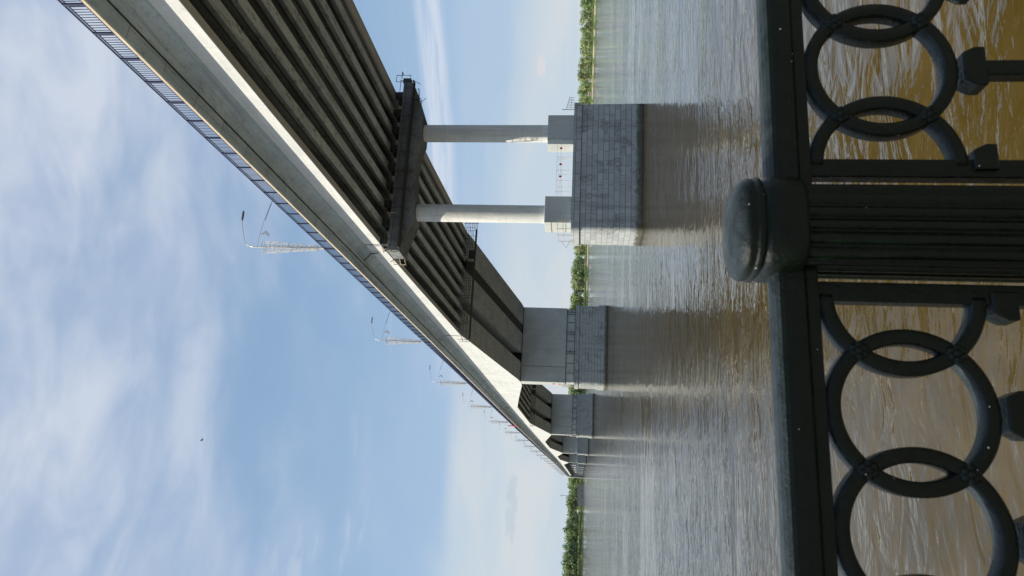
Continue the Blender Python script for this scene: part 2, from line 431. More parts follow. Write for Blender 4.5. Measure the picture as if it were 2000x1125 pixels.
# joint gaps and drain pipes down the fascia
for y in (61.0, 100.9):
    mb = MB(); z = zd(y)
    mb.tube([(XL-.06, y, z-1.2), (XL-.06, y, zbot(y)+.1)], .035, 6)
    if y < 80: mb.tube([(XE+.9, y+2.2, z-.5), (XE+1.3, y+2.2, z-.9), (XL-.15, y+2.3, z-1.1), (XL-.15, y+2.1, z-1.9)], .05, 6)
    bp(mb, 'drain_pipe', M['darksteel'])
# water pipe brackets / fascia joint ribs
for i in range(90):
    y = 18+i*3.06; z = zd(y)
    bp(MB().loft([[(XE+.06, y-.008, z-.158), (XE+.06, y+.008, z-.158), (XE+.06, y+.008, z-.10), (XE+.06, y-.008, z-.10)], [(XE+.79, y-.008, z-.216), (XE+.79, y+.008, z-.216), (XE+.79, y+.008, z-.15), (XE+.79, y-.008, z-.15)]]), 'overhang_joint', M['dark'])
mb = MB(); mb.loft([[(XE+.795, y, zd(y)-.25), (XE+.85, y, zd(y)-.275), (XE+.85, y, zd(y)-.15), (XE+.795, y, zd(y)-.15)] for y in ysteps(-60, 1005, 4)])
bp(mb, 'drip_shade_strip', M['dark'])  # dark strip standing in for the shade line at the drip step
# edge kerb: pale mortar strip the railing stands on
mb = MB(); mb.loft([[(XE-.03, y, zd(y)-.10), (XE-.03, y, zd(y)+.06), (XE+.35, y, zd(y)+.06), (XE+.35, y, zd(y)-.10+.11)] for y in ysteps(-60, 1005, 4)])
bp(mb, 'edge_kerb', concrete('kerb_concrete', (0.50, 0.42, 0.30), (0.62, 0.54, 0.42), pits=0.4))
mb = MB(); mb.loft([[(XRE+.03, y, zd(y)-.10), (XRE+.03, y, zd(y)+.06), (XRE-.35, y, zd(y)+.06), (XRE-.35, y, zd(y)+.01)] for y in ysteps(-60, 1005, 8)])
bp(mb, 'edge_kerb', bpy.data.materials['kerb_concrete'])
# inspection walkway hung at the hinge, and the one inside the gap between box girders
def walkway_hinge(y):
    mb = MB(); z0, z1 = zbot(y)-1.5, zbot(y)-.45
    for dy in (0, -1.3):
        for z in (z0, z0+.55, z1): mb.tube([(20.0, y+dy, z), (36.9, y+dy, z)], .035, 5)
    for x in [20.0+i*1.3 for i in range(14)]:
        for dy in (0, -1.3): mb.tube([(x, y+dy, z0), (x, y+dy, z1+.5)], .03, 4)
        mb.tube([(x, y, z0), (x, y-1.3, z0)], .03, 4)
        if int(x*10) % 2 == 0: mb.tube([(x, y, z0), (x+1.3, y, z1)], .02, 4)
    mb.box(20.2, 36.7, y-1.25, y-.05, z0-.06, z0-.02)
    for z in (z0, z0+.5, z1, z1+.55): mb.tube([(36.9, y+.1, z), (38.1, y+.1, z), (38.1, y-1.4, z), (36.9, y-1.4, z)], .035, 5)
    for dy in (.1, -1.4): mb.tube([(38.1, y+dy, z0-.2), (38.1, y+dy, z1+1.0)], .04, 5)
    for x in (30.6, 32.4): mb.box(x, x+1.1, y-1.0, y-.2, z0+.05, z0+.9)
    bp(mb, 'inspection_walkway', M['darksteel'])
walkway_hinge(100.1)
walkway_hinge(237.6)
mb = MB()
for xx in (31.05, 32.6):
    for dz in (.15, .75, 1.3):
        mb.tube([(xx, y, zbot(y)+dz) for y in ysteps(101, 144.2, 6)], .035, 4)
    for y in ysteps(101.2, 144, 1.9): mb.tube([(xx, y, zbot(y)+.0), (xx, y, zbot(y)+1.35)], .035, 4)
mb.loft([[(31.05, y, zbot(y)+.12), (32.6, y, zbot(y)+.12), (32.6, y, zbot(y)+.16), (31.05, y, zbot(y)+.16)] for y in ysteps(101, 144.2, 6)])
bp(mb, 'inspection_walkway', M['darksteel'])
# road surface with a kerb and centre line, carried by the deck
mb = MB(); mb.loft([[(21.2, y, zd(y)+.004), (36.5, y, zd(y)+.004), (36.5, y, zd(y)+.07), (21.2, y, zd(y)+.07)] for y in ysteps(-60, 1005, 8)])
bp(mb, 'road_surface', concrete('asphalt', (0.045, 0.045, 0.045), (0.06, 0.06, 0.058)))
# ---------------------------------------------------------------- railing along the bridge
def railing(x, label, out):
    r = empty('bridge_railing', (x, 0, 0)); tag(r, label, 'railing')
    PINV = Matrix.Translation((-x, 0, 0))
    def post(mb, y):
        z = zd(y); mb.box(x-.04+out*.03, x+.04+out*.03, y-.065, y+.065, z-.02, z+1.19)
    def panel(mb, a, b, nb=11):
        za, zb = zd(a), zd(b)
        mb.loft([[(x-.035, yy, zz+h0), (x+.035, yy, zz+h0), (x+.035, yy, zz+h0+.06), (x-.035, yy, zz+h0+.06)] for yy, zz, h0 in ((a, za, 1.17), (b, zb, 1.17))])
        for h0 in (.19, 1.02): mb.loft([[(x-.02, yy, zz+h0), (x+.02, yy, zz+h0), (x+.02, yy, zz+h0+.06), (x-.02, yy, zz+h0+.06)] for yy, zz in ((a+.03, za), (b-.03, zb))])
        for k in range(1, nb):
            y = a+(b-a)*k/nb; z = zd(y); mb.box(x-.013, x+.013, y-.013, y+.013, z+.245, z+1.03)
    y = 14.55; ys = [y+2.04*i for i in range(480)]
    near = 98 if out < 0 else 0
    pr = None
    for i in range(near):
        mb = MB(); post(mb, ys[i]); mb.build('post', M['rail'], r).matrix_parent_inverse = PINV
        mb = MB(); panel(mb, ys[i], ys[i+1]); mb.build('railing_panel', M['rail'], r).matrix_parent_inverse = PINV
    mb = MB()
    for i in range(near, len(ys)-1):
        post(mb, ys[i]); panel(mb, ys[i], ys[i+1], 11 if ys[i] < 300 and out < 0 else 5)
    o = mb.build('distant_railing_run', M['rail'], r); o.matrix_parent_inverse = PINV; o['kind'] = 'stuff'
railing(19.3, 'dark blue-grey metal railing along the near edge of the bridge deck', -1)
railing(38.4, 'metal railing along the far edge of the bridge deck', 1)

# ---------------------------------------------------------------- piers
def rounded_outline(x0, x1, y0, y1, r, seg=8):
    pts = []
    for cx, cy, a0 in ((x0+r, y0+r, pi), (x1-r, y0+r, 1.5*pi), (x1-r, y1-r, 0), (x0+r, y1-r, .5*pi)):
        t0 = (-sin(a0), cos(a0)); a9 = a0+.5*pi; t9 = (-sin(a9), cos(a9))
        pts.append((cx+r*cos(a0)-t0[0]*.03, cy+r*sin(a0)-t0[1]*.03))     # keeps the shading of the flats flat
        for k in range(seg+1):
            a = a0 + .5*pi*k/seg; pts.append((cx+r*cos(a), cy+r*sin(a)))
        pts.append((cx+r*cos(a9)+t9[0]*.03, cy+r*sin(a9)+t9[1]*.03))
    return pts
def stone_block(x0, x1, y0, y1, r, z0, z1, batter=0.0, mb=None):
    mb = mb or MB(); o0 = rounded_outline(x0-batter, x1+batter, y0-batter, y1+batter, r+batter); o1 = rounded_outline(x0, x1, y0, y1, r)
    n = len(o0); b = len(mb.v); mb.v += [(x, y, z0) for x, y in o0]+[(x, y, z1) for x, y in o1]
    s = 0
    for j in range(n):
        k = (j+1) % n; d = sqrt((o1[k][0]-o1[j][0])**2+(o1[k][1]-o1[j][1])**2)
        mb.face((b+j, b+k, b+n+k, b+n+j), True, ((s, z0), (s+d, z0), (s+d, z1), (s, z1))); s += d
    c = len(mb.v); mb.v += mb.v[b:b+2*n]; mb.face([c+n+j for j in range(n)]); mb.face([c+j for j in range(n)][::-1])
    return mb
def add_parts(root, items):
    inv = Matrix.Translation(-root.location)
    for o in items: o.parent = root; o.matrix_parent_inverse = inv
GP = 'piers standing in the river'
def side_pier(y, label, near):
    """two round columns and a cap beam on a masonry base"""
    p = empty('bridge_pier', (29, y, 0)); tag(p, label, 'bridge pier', GP); it = []
    f = y-2.0; dz = zbot(y)-23.66
    it.append(stone_block(22.2, 34.75, f, y+2.1, .38, -3, 5.53, .10).build('masonry_base', M['stone'], uvs=True))
    it.append(stone_block(22.05, 34.9, f-.12, y+2.22, .45, 5.53, 6.25).build('coping', M['stone'], uvs=True, bevel=.04))
    for cx in (24.42, 32.62):
        it.append(MB().box(cx-1.28, cx+1.28, y-1.28, y+1.28, 6.253, 8.68).build('plinth', M['wall'], bevel=.04))
        rings = [[(cx+.82*cos(2*pi*k/40), y+.82*sin(2*pi*k/40), z) for k in range(40)] for z in (8.68, 12, 16, 20.2+dz, 21.2+dz)]
        it.append(MB().loft(rings, True).build('column', M['column']))
    # cap beam with tapered wings
    prof = [(20.25, 21.75), (20.25, 22.85), (37.45, 22.85), (37.45, 21.9), (33.9, 20.62), (31.6, 20.62), (30.4, 20.95), (28.5, 21.1), (26.6, 20.95), (25.3, 20.62), (23.5, 20.62)]
    prof = [(x, z+dz) for x, z in prof]
    it.append(MB().loft([[(x, y-1.25, z) for x, z in prof], [(x, y+1.25, z) for x, z in prof]]).build('cap_beam', M['cap'], bevel=.05))
    for k in range(9):
        R = XL+.55+1.9*k if k < 8 else XR
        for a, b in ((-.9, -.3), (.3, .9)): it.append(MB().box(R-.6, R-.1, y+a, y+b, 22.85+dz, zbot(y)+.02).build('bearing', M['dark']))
    if near:
        for s, mt in ((-1, 'darksteel'), (1, 'darksteel')):
            mb = MB(); yy = y+s*1.95
            for z in (21.75, 22.35, 22.95): mb.tube([(20.4, yy, z+dz), (37.3, yy, z+dz)], .028, 5)
            for i in range(10):
                x = 20.4+i*1.87; mb.tube([(x, yy, 21.75+dz), (x, yy, 22.98+dz)], .03, 5); mb.tube([(x, yy, 21.75+dz), (x, y+s*1.27, 21.75+dz), ], .035, 4); mb.tube([(x, yy, 21.75+dz), (x, y+s*1.27, 21.15+dz)], .025, 4)
            if s < 0: mb.box(20.4, 37.3, min(yy, y+s*1.28), max(yy, y+s*1.28), 21.66+dz, 21.70+dz)
            it.append(mb.build('maintenance_walkway', M[mt]))
        mb = MB()     # pale lit end frames
        for s in (-1, 1):
            y0, y1 = y+s*1.3, y+s*1.98
            mb.tube([(20.2, y0, 22.9), (19.9, y1, 22.95), (19.9, y1, 21.8), (20.2, y0, 21.8)], .045, 5)
            mb.tube([(20.0, y0, 23.1), (20.3, y1, 23.1)], .045, 5); mb.tube([(19.9, y1, 22.3), (20.3, y0, 22.3)], .035, 5)
            mb.tube([(23.6, y1, 22.97), (23.6, y1, 22.2)], .04, 5)
        it.append(mb.build('end_frame', M['rusty']))
        mb = MB()
        mb.tube([(37.5, y-1.3, 22.8), (37.5, y-1.3, 23.6), (38.2, y-1.3, 23.6), (38.2, y-1.3, 22.2), (37.5, y-1.3, 22.2)], .04, 5)
        mb.tube([(37.5, y-1.9, 22.9), (38.2, y-1.9, 22.9), (38.2, y-1.3, 22.9)], .04, 5); mb.box(37.47, 37.95, y-1.2, y-.6, 22.2, 22.95)
        mb.tube([(36.2, y-1.9, 21.7), (36.3, y-2.0, 21.1), (35.4, y-2.0, 21.0)], .05, 5); mb.box(35.2, 35.5, y-2.0, y-1.7, 21.0, 21.5)
        it.append(mb.build('end_frame', M['darksteel'], None))
        # railing round the top of the base
        mb = MB(); xs = [25.9, 27.0, 28.0, 29.3, 30.9]
        for yy in (f+.2, y+1.9):
            for x in xs: mb.tube([(x, yy, 6.25), (x, yy, 7.75)], .022, 5)
            for z in (7.7, 7.35): mb.tube([(25.7, yy, z), (31.3, yy, z)], .014, 4)
        it.append(mb.build('base_railing', M['white']))
        for x, yy in ((27.4, f+.2), (28.6, f+.2), (30.2, f+.2)):
            mb = MB(); rg = [[(x+.10*cos(2*pi*k/12), yy-.04+dy, 7.35+.13*sin(2*pi*k/12)) for k in range(12)] for dy in (0, .03)]
            it.append(mb.loft(rg).build('red_marker_disc', M['red']))
        mb = MB()
        for z in (6.95, 7.45): mb.tube([(22.5, y+1.9, z), (22.4, f+.3, z), (23.1, f+.15, z)], .025, 5)
        for q in ((22.5, y+1.9), (22.42, y), (22.4, f+.3), (23.1, f+.15)): mb.tube([(*q, 6.25), (*q, 7.5)], .03, 5)
        mb.tube([(23.1, f+.5, 8.1), (23.1, y+1.3, 8.1)], .03, 4)
        it.append(mb.build('corner_railing', M['rusty']))
        mb = MB()
        for k in range(7):
            x = 34.4+.17*k; mb.tube([(x, f+.2, 6.25), (x, f+.2, 7.0-k*.04)], .014, 4)
        mb.tube([(34.2, f+.2, 7.0), (35.5, f+.2, 6.7)], .018, 4); mb.tube([(34.2, f+.2, 6.6), (35.5, f+.2, 6.5)], .014, 4); mb.tube([(34.35, f+.5, 6.25), (34.35, f+.5, 7.4)], .03, 5)
        mb.tube([(22.3, y+1, 6.3), (21.6, y+1.2, 6.7), (22.2, y+1.2, 7.1)], .018, 4)
        it.append(mb.build('ice_fence', M['darksteel']))
    add_parts(p, it); return p
def wall_pier(y, label, near):
    """solid wall on a rounded masonry base, under a haunch"""
    p = empty('bridge_pier', (29, y, 0)); tag(p, label, 'bridge pier', GP); it = []
    zt = zbot(y)
    it.append(stone_block(20.4, 37.2, y-3.2, y+3.2, .8, -3, 1.9, .12).build('masonry_foot', M['stone2'], uvs=True))
    it.append(stone_block(20.6, 37.0, y-3.05, y+3.05, .75, 1.9, 5.7).build('masonry_base', M['stone2'], uvs=True))
    it.append(stone_block(20.45, 37.15, y-3.2, y+3.2, .8, 5.7, 6.45).build('coping', M['stone2'], uvs=True, bevel=.04))
    it.append(MB().box(21.05, 36.55, y-1.95, y+1.95, 8.3, zt+.01).build('pier_wall', M['wall'], bevel=.06))
    it.append(MB().box(21.32, 36.4, y-1.6, y+1.6, zt+.02, zd(y)-.5).build('pier_head', M['dark']))
    it.append(MB().box(21.3, 36.3, y-1.8, y+1.8, 6.45, 8.3).build('wall_foot', M['wall'], bevel=.03))
    if near:
        mb = MB(); yy = y-2.1
        for z in (6.6, 8.25): mb.bar((21.1, yy, z), (36.4, yy, z), .09)
        for x in (21.2, 23.0, 25.0, 27.0, 27.4, 29.6, 31.0, 31.5, 33.5, 35.2, 35.7, 36.3): mb.bar((x, yy, 6.5), (x, yy, 8.25), .09)
        for x in (23.0, 27.2, 31.2, 35.4): mb.bar((x, yy, 7.4), (x+.8, yy, 7.4), .07)
        it.append(mb.build('gallery_frame', M['darksteel']))
        mb = MB()
        for i in range(5):
            yy = y-1.7+i*.85; mb.tube([(20.7, yy, 6.45), (20.7, yy, 8.9)], .03, 5)
        for z in (7.3, 8.1, 9.0): mb.tube([(20.7, y-2, z), (20.7, y+1.9, z)], .03, 5)
        it.append(mb.build('ladder_railing', M['rusty']))
        for z in (9.2, 10.4): it.append(MB().box(20.96, 21.0, y-.4, y+.3, z, z+.5).build('red_board', M['red']))
        mb = MB(); x = 24.2
        mb.box(x, x+.05, y-1.99, y-1.956, 8.35, zt-.2); it.append(mb.build('wall_joint', M['dark']))
    add_parts(p, it); return p
side_pier(61.6, 'nearest pier, two round columns under a winged cap beam on a block-built base', True)
names = ['wall pier right behind the two-column pier, pale with a gallery frame at its foot',
         'second solid wall pier along the bridge, half hidden behind the larger wall pier',
         'third solid wall pier along the bridge, a small dark sliver with a sunlit end',
         'farthest of the four solid wall piers, tiny and mostly sunlit']
for y, l in zip(P_MAIN, names): wall_pier(y, l, y < 300)
for y, l in zip(P_SIDE[1:], ['first', 'second', 'third', 'fourth', 'fifth', 'sixth']):
    side_pier(y, '%s of the tiny far piers where the bridge reaches the opposite bank' % l, False)
ab = empty('bridge_abutment', (29, 1004, 0)); tag(ab, 'pale concrete abutment at the far end of the bridge', 'abutment')
add_parts(ab, [MB().box(19.0, 39, 1000, 1040, 0, 15.6).build('abutment_wall', M['column']), MB().box(18.6, 18.95, 996, 1040, 0, 20.2).build('wing_wall', M['wall'])])

# ---------------------------------------------------------------- street lamps
def make_lamp():
    L = empty('street_lamp'); 
    MB().tube([(0, 0, 0), (0, 0, 4.2), (0, 0, 8.6)], [.11, .085, .05], 10).build('mast', M['galv'], L)
    MB().tube([(0, 0, 0), (0, 0, .35)], .2, 8).build('base_plate', M['galv'], L)
    arm = [(0, 0, 8.55)]+[(1.0-1.0*cos(t)+.0, 0, 8.6+1.05*sin(t)) for t in [radians(a) for a in (15, 30, 45, 60, 75)]]+[(1.35, 0, 9.78), (2.2, 0, 10.02), (2.7, 0, 10.12)]
    MB().tube(arm, [.05]*3+[.032]*6, 6).build('curved_arm', M['galv'], L)
    MB().loft([[(2.55+dx, w*k, 10.09+dz) for k, dz in ((-1, -.05), (1, -.05), (.8, .05), (-.8, .05))] for dx, w in ((0, .06), (.2, .13), (.75, .13), (.95, .05))]).build('lamp_head', M['lamp'], L)
    n = MB(); N = 12; Z0, Z1 = 2.55, 7.6
    def P(a, t): r = .22+.36*t; return (r*cos(a), r*sin(a), Z0+(Z1-Z0)*t)
    for k in range(N):
        for s in (1, -1):
            n.tube([P(2*pi*k/N+s*t*2.2, t) for t in [i/8 for i in range(9)]], .011, 3, False, False)
        n.tube([P(2*pi*k/N, 0), P(2*pi*k/N, 1)], .012, 3, False)
    for t in (0, .18, .35, .52, .7, .85, 1.0): n.tube([P(2*pi*k/16, t) for k in range(17)], .016, 4, False)
    for t in (0, 1.0):
        for k in range(6): n.tube([(0, 0, Z0+(Z1-Z0)*t), P(2*pi*k/6, t)], .014, 3, False)
    n.build('garland_net', M['net'], L)
    return L
lamp0 = make_lamp()
def make_wire():
    w = empty('span_wire')
    pts = [(t*4.6, 0, -.12*t-.75*t*t*0.9) for t in [i/8 for i in range(9)]]
    pts = pts+[(5.4+i*1.55, 0, pts[-1][2]-.06*i) for i in range(9)]
    MB().tube(pts, .012, 4).build('cable', M['darksteel'], w)
    MB().tube([(2.6, 0, -.37), (4.6, 0, -.79)], .022, 5).build('insulator_rod', M['darksteel'], w)
    m = MB(); m.loft([[(1.1, -.01, -.2), (1.1, .01, -.2), (1.3, .01, -.22), (1.3, -.01, -.22)], [(1.3, -.01, -.55), (1.3, .01, -.55), (1.65, .01, -.6), (1.65, -.01, -.6)], [(1.0, -.01, -.95), (1.0, .01, -.95), (1.25, .01, -1.02), (1.25, -.01, -1.02)]])
    m.build('pale_tag', M['cloth'], w)
    return w
wire0 = make_wire()
ORD = ['first', 'second', 'third', 'fourth', 'fifth', 'sixth', 'seventh', 'eighth', 'ninth', 'tenth', 'eleventh', 'twelfth', 'thirteenth', 'fourteenth', 'fifteenth', 'sixteenth', 'seventeenth', 'eighteenth', 'nineteenth', 'twentieth', 'twenty-first', 'twenty-second']
for k in range(22):
    y = 59.4+42.0*k; o = lamp0 if k == 0 else copy_tree(lamp0)
    o.location = (20.0, y, zd(y)+.05)
    lab = ['tallest street lamp in view, wrapped in a wire net, above the two-column pier', 'next street lamp after the tallest one, its net slimmer, farther along the bridge'][k] if k < 2 else ('%s street lamp along the bridge, counted from the nearest' % ORD[k])
    tag(o, lab, 'street lamp', 'street lamps along the bridge railing')
    w = wire0 if k == 0 else copy_tree(wire0)
    w.location = (20.0, y, zd(y)+8.3)
    tag(w, 'thin wire with a pale tag running over the road from the %s lamp' % ('nearest' if k == 0 else ORD[k]), 'overhead wire', 'overhead wires')
bn = empty('red_banner', (19.2, 230, 25.0)); tag(bn, 'upright red banner hung on the bridge railing beside a distant lamp', 'banner')
add_parts(bn, [MB().box(19.12, 19.17, 229.3, 231.3, 24.9, 27.9).build('banner_cloth', M['red']), MB().tube([(19.22, 229.2, 24.9), (19.22, 229.2, 28.1)], .05, 6).build('banner_pole', M['darksteel'])])

# ---------------------------------------------------------------- quay fence
FY = 1.35; ZC = 4.417; RC = .1345; SP = .21; RW = .0137; DY = .018
def ring_mesh(cx, a0=0.0, a1=2*pi):
    n = int(72*(a1-a0)/(2*pi)); mb = MB(); rings = []
    full = abs(a1-a0-2*pi) < 1e-6
    sec = [(-RW, -DY+.004), (-RW+.004, -DY), (RW-.004, -DY), (RW, -DY+.004), (RW, DY-.004), (RW-.004, DY), (-RW+.004, DY), (-RW, DY-.004)]
    for i in range(n+(0 if full else 1)):
        a = a0+(a1-a0)*i/n
        rings.append([(cx+(RC+dr)*cos(a), FY+dy, ZC+(RC+dr)*sin(a)) for dr, dy in sec])
    if full: rings.append(rings[0])
    mb.loft(rings, False, not full); 
    for i in range(len(mb.sm)): mb.sm[i] = True
    return mb
def rosette(x, z):
    mb = MB()
    for k in range(6):
        a = 2*pi*k/6; c = (x+.0105*cos(a), FY-DY-.004, z+.0105*sin(a))
        mb.loft([[(c[0]+r*cos(t), c[1]+dy, c[2]+r*sin(t)) for t in [2*pi*i/8 for i in range(8)]] for r, dy in ((.008, .012), (.0075, .002), (.005, -.0015), (.001, -.0025))], True)
    mb.loft([[(x+r*cos(t), FY-DY+dy, z+r*sin(t)) for t in [2*pi*i/16 for i in range(16)]] for r, dy in ((.017, .034), (.018, .03), (.018, .001), (.015, -.003))], True)
    mb.loft([[(x+r*cos(t), FY-DY+dy, z+r*sin(t)) for t in [2*pi*i/10 for i in range(10)]] for r, dy in ((.008, -.002), (.007, -.006), (.004, -.008), (.001, -.0085))], True)
    return mb
def fence_panel(xend, sgn, n, label, yaw=0.0):
    f = empty('cast_iron_fence', (.506, FY, 3.5)); tag(f, label, 'fence', 'cast iron fence panels'); it = []
    x_far = xend+sgn*SP*n; xa, xb = sorted((.506+sgn*.06, x_far+sgn*.04))
    # rounded hand rail
    sec = []
    for k in range(9): a = pi*k/8; sec.append((FY+.036*cos(a), 4.632+.018*sin(a)))
    sec += [(FY-.038, 4.615), (FY-.038, 4.595), (FY-.028, 4.588), (FY-.028, 4.566), (FY+.028, 4.566), (FY+.028, 4.588), (FY+.038, 4.595), (FY+.038, 4.615)]
    it.append(MB().loft([[(x, y, z) for y, z in sec] for x in (xa, xb)], False).build('hand_rail', M['iron'], bevel=.003))
    for x in (xend, x_far):
        e0, e1 = (.012, .026) if (sgn < 0) == (x == xend) else (.026, .012)
        it.append(MB().box(x-e0, x+e1, FY-.016, FY+.016, 3.6, 4.566).build('end_bar', M['iron'], bevel=.003))
    it.append(MB().box(xa, xb, FY-.02, FY+.02, 3.60, 3.64).build('bottom_rail', M['iron'], bevel=.003))
    for k in range(n+1):
        x = xend+sgn*SP*k
        if 0 < k < n: mb = ring_mesh(x)
        else:
            right = (sgn > 0) == (k == 0)
            mb = ring_mesh(x, -pi/2, pi/2) if right else ring_mesh(x, pi/2, 1.5*pi)
        it.append(mb.build('ring', M['iron'], merge=False))
        w0, w1 = (.030, .042)
        l, r = (1, 1) if 0 < k < n else ((0, 1) if ((sgn > 0) == (k == 0)) else (1, 0))
        col = [(x-(w1 if l else .012), 4.218), (x+(w1 if r else .012), 4.218), (x+(w1 if r else .012), 4.238), (x+(w0 if r else .012), 4.262), (x-(w0 if l else .012), 4.262), (x-(w1 if l else .012), 4.238)]
        it.append(MB().loft([[(a, FY+dy, b) for a, b in col] for dy in (-.024, .024)]).build('collar', M['iron'], bevel=.004))
        if 0 < k < n: it.append(MB().box(x-.0165, x+.0165, FY-.0165, FY+.0165, 3.6405, 4.2175).build('baluster', M['iron'], bevel=.004))
    h = sqrt(RC*RC-SP*SP/4)
    for k in range(n):
        x = xend+sgn*SP*(k+.5)
        for s in (1, -1): it.append(rosette(x, ZC+s*h).build('rosette', M['iron']))
    add_parts(f, it); f.rotation_euler.z = radians(yaw)
fence_panel(.377, -1, 8, 'black cast iron fence panel of linked rings left of the capped post')
fence_panel(.641, 1, 8, 'black cast iron fence panel of linked rings right of the capped post', -1.5)
def sq(cx, hw, z, e=4.0, n=48, flute=0.0):
    out = []
    for k in range(n):
        a = 2*pi*k/n; c, s = cos(a), sin(a)
        r = hw/((abs(c)**e+abs(s)**e)**(1/e))
        if flute: r *= 1-flute*(0.5+0.5*cos(20*a))**1.6
        out.append((cx+r*c, FY+r*s, z))
    return out
def fence_post(cx, label):
    p = empty('iron_fence_post', (cx, FY, 3.5)); tag(p, label, 'fence post', 'capped iron fence posts'); it = []
    def prof(hw, z):
        # broad face with a raised centre field, two quirks and rounded corners
        return sq(cx, hw, z, 3.8, 320, .10)
    it.append(MB().loft([prof(.083, z) for z in (3.5, 3.9, 4.3, 4.55, 4.600)], True).build('shaft', M['iron']))
    it.append(MB().loft([sq(cx, hw, z, 3.6, 64) for hw, z in ((.084, 4.592), (.090, 4.597), (.093, 4.604), (.0935, 4.63), (.093, 4.658), (.090, 4.665), (.086, 4.672))], True).build('collar', M['iron']))
    prf = [(.084, 4.670), (.0885, 4.674), (.0895, 4.680), (.088, 4.684), (.0865, 4.686), (.087, 4.690), (.0875, 4.695), (.086, 4.701), (.081, 4.708), (.073, 4.7145), (.062, 4.7195), (.048, 4.7235), (.032, 4.7262), (.016, 4.7277), (.002, 4.728)]
    it.append(MB().loft([sq(cx, hw*1.08, z, 2.8, 64) for hw, z in prf], True).build('domed_cap', M['iron']))
    add_parts(p, it); return p
fence_post(.506, 'stout dark iron fence post with a domed cap at the middle of the fence')
for x, w in ((.387-8*SP-.123, 'left'), (.506+(.131+8*SP+.123)*cos(radians(1.5)), 'right')): fence_post(x, 'dark capped iron fence post beyond the %s end of the ring panels' % w)
# quay
q = MB().box(-60, 18, -40, 1.62, -3, 3.5).build('quay', M['paving']); tag(q, kind='structure')

# ---------------------------------------------------------------- water and far bank
def plane(name, x0, x1, y0, y1, z, mat):
    o = MB(); o.v = [(x0, y0, z), (x1, y0, z), (x1, y1, z), (x0, y1, z)]; o.face((0, 1, 2, 3)); return tag(o.build(name, mat), kind='structure')
plane('river_water', -9000, 9000, -3000, 9000, 0, M['water'])
SHORE = [(-75, 900), (-30, 880), (-10, 930), (-6, 950), (0, 1000), (3, 1030), (10, 1130), (18, 1120), (24, 1020), (30, 900), (37, 785), (45, 700), (60, 640), (88, 620)]
def shore(az): return interp(SHORE, az)
def pol(az, d, z=0): return (d*sin(radians(az)), d*cos(radians(az)), z)
mb = MB(); rows = []
azs = [-75+i*1.0 for i in range(164)]
for off, z in ((-4, -1), (0, 0.05), (6, .9), (18, 2.0), (50, 3.0), (400, 4.0), (7500, 8.0)):
    rows.append([pol(a, shore(a)+off+(1.5*sin(a*3.1)+sin(a*7.7) if off < 60 else 0), z) for a in azs])
n = len(azs); mb.v = [p for r in rows for p in r]
for i in range(len(rows)-1):
    for j in range(n-1): mb.face((i*n+j, i*n+j+1, (i+1)*n+j+1, (i+1)*n+j), True)
tag(mb.build('far_bank_ground', M['bank']), kind='structure')

# trees
def crown_mesh(seed, conifer=False, nleaf=620, hgt=20.0):
    rnd = random.Random(seed); mb = MB(); lobes = []
    if conifer:
        for i in range(9): t = i/8; lobes.append((0, 0, hgt*(.18+.78*t), hgt*.19*(1-t)+.3, hgt*.07))
    else:
        for i in range(rnd.randint(8, 12)):
            a = rnd.uniform(0, 2*pi); r = rnd.uniform(0, .20)*hgt; z = rnd.uniform(.22, .82)*hgt
            s = rnd.uniform(.13, .22)*hgt*(1.15-.5*abs(z/hgt-.5)); lobes.append((r*cos(a), r*sin(a), z, s, s*rnd.uniform(.7, 1.0)))
        lobes.append((0, 0, .82*hgt, .15*hgt, .17*hgt))
    for _ in range(nleaf):
        cx, cy, cz, rx, rz = rnd.choice(lobes)
        d = Vector((rnd.gauss(0, 1), rnd.gauss(0, 1), rnd.gauss(0, 1))).normalized()*rnd.uniform(.55, 1.06)
        p = Vector((cx+d.x*rx, cy+d.y*rx, cz+d.z*rz))
        s = rnd.uniform(.4, .95)*hgt/20
        nrm = (d+Vector((rnd.uniform(-.7, .7), rnd.uniform(-.7, .7), rnd.uniform(-.2, .9)))).normalized()
        u = nrm.orthogonal().normalized(); w = nrm.cross(u)
        b = len(mb.v); k = 5
        for i in range(k):
            an = 2*pi*i/k+rnd.uniform(-.4, .4); q = p+(u*cos(an)+w*sin(an))*s*rnd.uniform(.6, 1.2); mb.v.append(tuple(q))
        mb.face(tuple(range(b, b+k)))
    return mb
def trunk_mesh(hgt=20.0):
    mb = MB(); mb.tube([(0, 0, -1), (.1, 0, .3*hgt), (0, .1, .7*hgt)], [.35, .26, .08], 6)
    for a in range(4): mb.tube([(0, 0, (.25+.08*a)*hgt), (3*cos(a*1.7), 3*sin(a*1.7), (.42+.08*a)*hgt)], [.14, .04], 5)
    return mb
protos = []
for s in range(7):
    cm = crown_mesh(100+s, s == 6).build('crown', M['leaf']); tm = trunk_mesh().build('trunk', M['bark'])
    protos.append((cm.data, tm.data)); bpy.data.objects.remove(cm); bpy.data.objects.remove(tm)
HT = [(-10, 23), (-4, 23), (0, 20), (3, 20), (9, 25), (13.5, 26), (18, 24), (20, 18), (26, 17), (31, 17), (38, 14), (48, 14)]
rnd = random.Random(5)
az = -9.5; cnt = 0
words = {6: 'narrow pointed conifer standing among leafy trees on the far bank'}
